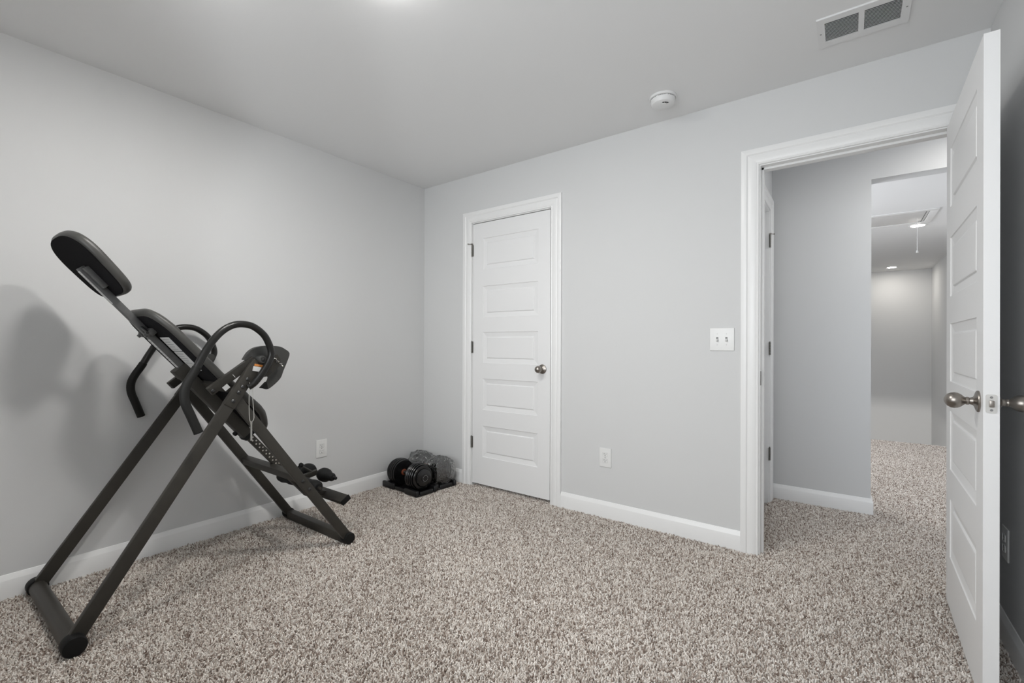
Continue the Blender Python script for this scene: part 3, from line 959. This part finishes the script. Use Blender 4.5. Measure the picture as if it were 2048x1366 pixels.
hp = pad('headrest_pad', -0.074, 0.230, 0.183, [0.018, 0.019, 0.019, 0.020], 0.040, (2.7, 4.5), taper=lambda q: 1.0 - 0.07 * q, roll=0.058)
bp1 = pad('back_pad', 0.308, 1.105, 0.218, [0.020, 0.026, 0.027, 0.028, 0.044, 0.055, 0.030], 0.040, (5.0, 4.0), taper=lambda q: 1.0 - 0.10 * max(0, q) ** 2)
for k, (s0, s1) in enumerate(((0.455, 0.535), (0.540, 0.655))):
    st = obj('instruction_sticker', G().box((XC + 0.026, s0, 0.0205), (XC + 0.136, s1, 0.0225), 0, BM), LABELM, bp1)
    g = G()
    for j in range(5):
        g.box((XC + 0.040, s0 + 0.010 + j * 0.014, 0.0198), (XC + 0.116 - 0.012 * (j % 2), s0 + 0.0145 + j * 0.014, 0.0206), 0, BM)
    obj('sticker_print', g, PRINT, st)
# stickers on the near leg bracket
lx = XC + 0.303
for (y, z, w_, h_, m_) in ((-1.695, 0.985, 0.040, 0.022, LABELM), (-1.688, 1.002, 0.040, 0.010, ORANGE)):
    mm = Matrix.Translation((lx, y, z)) @ Matrix.Rotation(R(-12), 4, 'X')
    obj('warning_sticker', G().box((-0.0006, -w_ / 2, -h_ / 2), (0.0012, w_ / 2, h_ / 2), 0, mm), m_, it)
for (y, z, w_, h_) in ((-1.775, 0.962, 0.022, 0.018), (-1.760, 0.985, 0.022, 0.016), (-1.815, 0.905, 0.026, 0.022)):
    mm = Matrix.Translation((XC + 0.268, y, z)) @ Matrix.Rotation(R(40), 4, 'X')
    obj('warning_sticker', G().box((0.0, -w_ / 2, -h_ / 2), (0.0012, w_ / 2, h_ / 2), 0, mm), LABELM, it)

# storage caddy hung inside the near handle
cad = [(-1.737, 1.029), (-1.716, 1.063), (-1.687, 1.084), (-1.649, 1.092), (-1.611, 1.093), (-1.571, 1.089), (-1.547, 1.077), (-1.524, 1.057), (-1.534, 1.02), (-1.554, 0.972), (-1.57, 0.933), (-1.61, 0.896), (-1.637, 0.884), (-1.648, 0.905), (-1.63, 0.94), (-1.66, 0.975), (-1.70, 1.0)]
cad = [(v.y, v.z) for v in smooth([(0, y, z) for y, z in cad + cad[:1]], 3)[:-1]]
cd = obj('storage_caddy', G().prism([(0.652, y, z) for y, z in cad], (0.006, 0, 0)), PLAS, it)
g = G()
rim = cad[:37]
for a, b in zip(rim[:-1], rim[1:]):
    ym, zm = (a[0] + b[0]) / 2, (a[1] + b[1]) / 2
    g.beam((0.640, a[0], a[1]), (0.640, b[0], b[1]), 0.030, 0.004, (1, 0, 0), 0.001)
obj('caddy_rim', g, PLAS, cd)
obj('caddy_foot', G().prism([(0.655, -1.637, 0.884), (0.655, -1.672, 0.893), (0.655, -1.645, 0.920)], (0.02, 0, 0)), CAPM, cd)

# tether cord with steel clip hanging from the near side
g = G()
g.tube(smooth([(0.702, -1.735, 0.925), (0.704, -1.738, 0.85), (0.704, -1.736, 0.76), (0.704, -1.730, 0.742)], 4), 0.0014, 6)
g.tube(smooth([(0.702, -1.722, 0.905), (0.704, -1.722, 0.85), (0.704, -1.716, 0.76), (0.704, -1.727, 0.742)], 4), 0.0014, 6)
tc = obj('tether_cord', g, CORDM, it)
obj('clip', G().tube([(0.704, -1.729, 0.745), (0.704, -1.728, 0.725), (0.704, -1.728, 0.655)], [0.006, 0.004, 0.0045], 10), CHROME, tc)

# ankle rollers, holder posts, platform
def roller_row(y, z, hw_in, hw_out, r0, tips):
    rod = obj('roller_rod', G().tube([(XC - hw_out - 0.02, y, z), (XC + hw_out + 0.02, y, z)], 0.008, 10), FRAME, it)
    for s in (1, -1):
        L = hw_out - hw_in
        if tips:
            prof = [(0, 0), (0, r0 * 0.5), (L * 0.06, r0 * 0.8), (L * 0.2, r0 * 0.98), (L * 0.34, r0), (L * 0.48, r0 * 0.93), (L * 0.6, r0 * 0.72), (L * 0.72, r0 * 0.62), (L * 0.88, r0 * 0.58), (L * 0.97, r0 * 0.42), (L, 0)]
        else:
            prof = [(0, 0), (0, r0 * 0.6), (L * 0.08, r0 * 0.85), (L * 0.3, r0 * 0.9), (L * 0.5, r0 * 0.84), (L * 0.75, r0), (L * 0.92, r0 * 0.92), (L, r0 * 0.6), (L, 0)]
        obj('ankle_roller', G().lathe(prof, (XC + s * hw_in, y, z), (s, 0, 0), 24), FOAM, rod)
        if tips:
            obj('rod_cap', G().lathe([(0, 0), (0, 0.009), (0.016, 0.009), (0.02, 0.006), (0.02, 0)], (XC + s * (hw_out + 0.006), y, z), (s, 0, 0), 14), CAPM, rod)
    return rod


roller_row(-1.213, 0.338, 0.042, 0.178, 0.040, True)
roller_row(-1.322, 0.312, 0.026, 0.205, 0.037, False)
obj('roller_post', G().beam(bp(XC, 1.50, 0.0), bp(XC, 1.565, 0.11), 0.026, 0.030, (1, 0, 0), 0.004), FRAME, it)
# adjusting lever with ball
lv = obj('ankle_lever', G().tube([(XC - 0.005, -1.235, 0.345), (XC - 0.035, -1.285, 0.385)], 0.006, 10), FRAME, it)
obj('lever_ball', G().lathe([(-0.014, 0), (-0.011, 0.009), (0, 0.0145), (0.011, 0.009), (0.014, 0)], (XC - 0.037, -1.289, 0.392), (0, -0.5, 0.86), 18), CAPM, lv)
pf = G().beam((XC - 0.19, -1.155, 0.200), (XC + 0.207, -1.155, 0.200), 0.030, 0.058, (0, 0.5, -0.866), 0.008)
pfo = obj('foot_platform', pf, FRAME, it)
obj('platform_end', G().beam((XC + 0.205, -1.155, 0.200), (XC + 0.213, -1.155, 0.200), 0.032, 0.060, (0, 0.5, -0.866), 0.003), CAPM, pfo)
obj('platform_bracket', G().beam(bp(XC, 1.58, -0.006), (XC, -1.155, 0.200), 0.032, 0.030, (1, 0, 0), 0.004), FRAME, pfo)


# ------------------------------------------------------------------ dumbbells
def dumbbell_mesh_parts(root, c, ang, collars=RED):
    """adjustable dumbbell with its axis at angle ang; c = centre. All parts children of root."""
    ax = Vector((math.cos(ang), math.sin(ang), 0))
    c = Vector(c)
    obj('grip', G().tube([c - ax * 0.075, c + ax * 0.075], 0.016, 16), CHROME, root)
    for s in (1, -1):
        obj('inner_dial', G().lathe([(0, 0), (0, 0.022), (0.007, 0.024), (0.010, 0.020), (0.010, 0)], c + ax * s * 0.058, ax * s, 28), collars, root)
        t = 0.068
        for k, (r, w) in enumerate(((0.095, 0.016), (0.100, 0.016), (0.101, 0.016), (0.099, 0.016), (0.095, 0.016), (0.087, 0.015))):
            obj('weight_plate', G().lathe([(0, 0), (0, r * 0.90), (0.001, r * 0.965), (0.003, r), (w - 0.0075, r), (w - 0.0045, r * 0.975), (w - 0.004, r * 0.86), (w - 0.004, 0)], c + ax * s * t, ax * s, 36), IRON, root)
            t += w + 0.0015
        ec = obj('end_cap', G().lathe([(0, 0), (0, 0.066), (0.010, 0.062), (0.014, 0.050), (0.014, 0)], c + ax * s * t, ax * s, 30), IRON, root)
        e = c + ax * s * (t + 0.0142)
        sd_ = Vector((-ax.y, ax.x, 0))
        obj('weight_dial', G().lathe([(0, 0), (0, 0.030), (0.006, 0.028), (0.007, 0)], e + sd_ * 0.0, ax * s, 24), TRAYM, ec)
        g = G()
        for k in range(12):
            a = 2 * math.pi * k / 12
            q = e + (sd_ * math.cos(a) + Vector((0, 0, 1)) * math.sin(a)) * 0.022 + ax * s * 0.0068
            g.lathe([(0, 0), (0, 0.0020), (0.0006, 0.0020), (0.0006, 0)], q, ax * s, 6)
        obj('dial_mark', g, LABELM, ec)


def tray(root, c, ang):
    m = Matrix.Translation((c[0], c[1], 0)) @ Matrix.Rotation(ang, 4, 'Z')
    def rr(hx, hy, r, z0, z1, ox=0.0, oy=0.0):
        pts = []
        for (sx_, sy_) in ((1, 1), (-1, 1), (-1, -1), (1, -1)):
            a0 = {(1, 1): 0, (-1, 1): 90, (-1, -1): 180, (1, -1): 270}[(sx_, sy_)]
            for k in range(6):
                a = R(a0 + k * 18)
                pts.append((ox + sx_ * (hx - r) + r * math.cos(a), oy + sy_ * (hy - r) + r * math.sin(a)))
        g = G()
        rings = []
        for (z, d) in ((z0, 0.004), (z0 + 0.004, 0), (z1 - 0.006, 0), (z1 - 0.0015, 0.0025), (z1, 0.007)):
            rings.append([g.bm.verts.new(m @ Vector((ox + (x - ox) * (1 - d / hx), oy + (y - oy) * (1 - d / hy), z))) for x, y in pts])
        n = len(pts)
        for i in range(len(rings) - 1):
            for k in range(n):
                g.bm.faces.new((rings[i][k], rings[i][(k + 1) % n], rings[i + 1][(k + 1) % n], rings[i + 1][k]))
        g.bm.faces.new(rings[0][::-1])
        g.bm.faces.new(rings[-1])
        return g
    obj('base', rr(0.212, 0.080, 0.035, 0.0, 0.016), TRAYM, root)
    for s in (-1, 1):
        for sy_ in (-1, 1):
            obj('cradle', rr(0.074, 0.013, 0.012, 0.002, 0.046, s * 0.140, sy_ * 0.084), TRAYM, root)
        obj('end_rest', rr(0.010, 0.060, 0.009, 0.004, 0.034, s * 0.204, 0), TRAYM, root)
    for sy_ in (-1, 1):
        obj('side_rail', rr(0.080, 0.008, 0.007, 0.004, 0.030, 0, sy_ * 0.080), TRAYM, root)


D1, A1 = (0.243, -0.372), R(-4)
tr = thing('dumbbell_tray', 'black plastic tray holding the front dumbbell', 'tray', (D1[0], D1[1], 0), group='dumbbell trays')
tray(tr, D1, A1)
db = thing('dumbbell', 'black adjustable dumbbell with orange dials, unwrapped, in its tray', 'dumbbell', (D1[0], D1[1], 0.03), group='adjustable dumbbells')
dumbbell_mesh_parts(db, (D1[0], D1[1], 0.118), A1)
D2, A2 = (0.250, -0.160), R(-8)
tr = thing('dumbbell_tray', 'black plastic tray under the plastic-wrapped dumbbell in the corner', 'tray', (D2[0], D2[1], 0), group='dumbbell trays')
tray(tr, D2, A2)
db = thing('dumbbell', 'adjustable dumbbell wrapped in clear plastic in the corner', 'dumbbell', (D2[0], D2[1], 0.03), group='adjustable dumbbells')
dumbbell_mesh_parts(db, (D2[0], D2[1], 0.120), A2)


def wrap():
    c = Vector((D2[0], D2[1], 0.120))
    ax = Vector((math.cos(A2), math.sin(A2), 0))
    sd_ = Vector((-ax.y, ax.x, 0))
    g = G()
    nu, nv = 130, 120
    from mathutils import noise
    rows = []
    for i in range(nu + 1):
        t = -1 + 2 * i / nu
        row = []
        for j in range(nv):
            a = 2 * math.pi * j / nv
            base = 0.106 if abs(t) > 0.36 else 0.106 - 0.035 * (1 - (abs(t) / 0.36) ** 2)
            if abs(t) > 0.86:
                base = base * math.sqrt(max(0.0, 1 - ((abs(t) - 0.86) / 0.14) ** 2)) + 0.0005
            q = Vector((t * 5 + 3, math.cos(a) * 2.2, math.sin(a) * 2.2))
            f = 1 + 0.10 * noise.noise(q * 1.3) + 0.09 * noise.noise(q * 3.1) + 0.09 * abs(noise.noise(q * 5.5)) - 0.05 * abs(noise.noise(q * 11))
            f += 0.022 * math.sin(t * 75) * (1 if 0.36 < abs(t) < 0.86 else 0.3)
            r = base * f * 1.01
            p = c + ax * t * 0.205 + (sd_ * math.cos(a) + Vector((0, 0, 1)) * math.sin(a)) * r
            p.z = max(p.z, 0.024 + 0.003 * noise.noise(q * 5))
            p.y = min(p.y, -0.016)
            p.x = max(p.x, 0.016)
            p.y = max(p.y, -0.266)
            row.append(g.bm.verts.new(p))
        rows.append(row)
    for i in range(nu):
        for j in range(nv):
            g.bm.faces.new((rows[i][j], rows[i][(j + 1) % nv], rows[i + 1][(j + 1) % nv], rows[i + 1][j]))
    o = obj('plastic_wrap', g, WRAP, ang=50)
    tag(o, 'crinkled clear plastic bag round the dumbbell in the corner', 'plastic bag')


wrap()
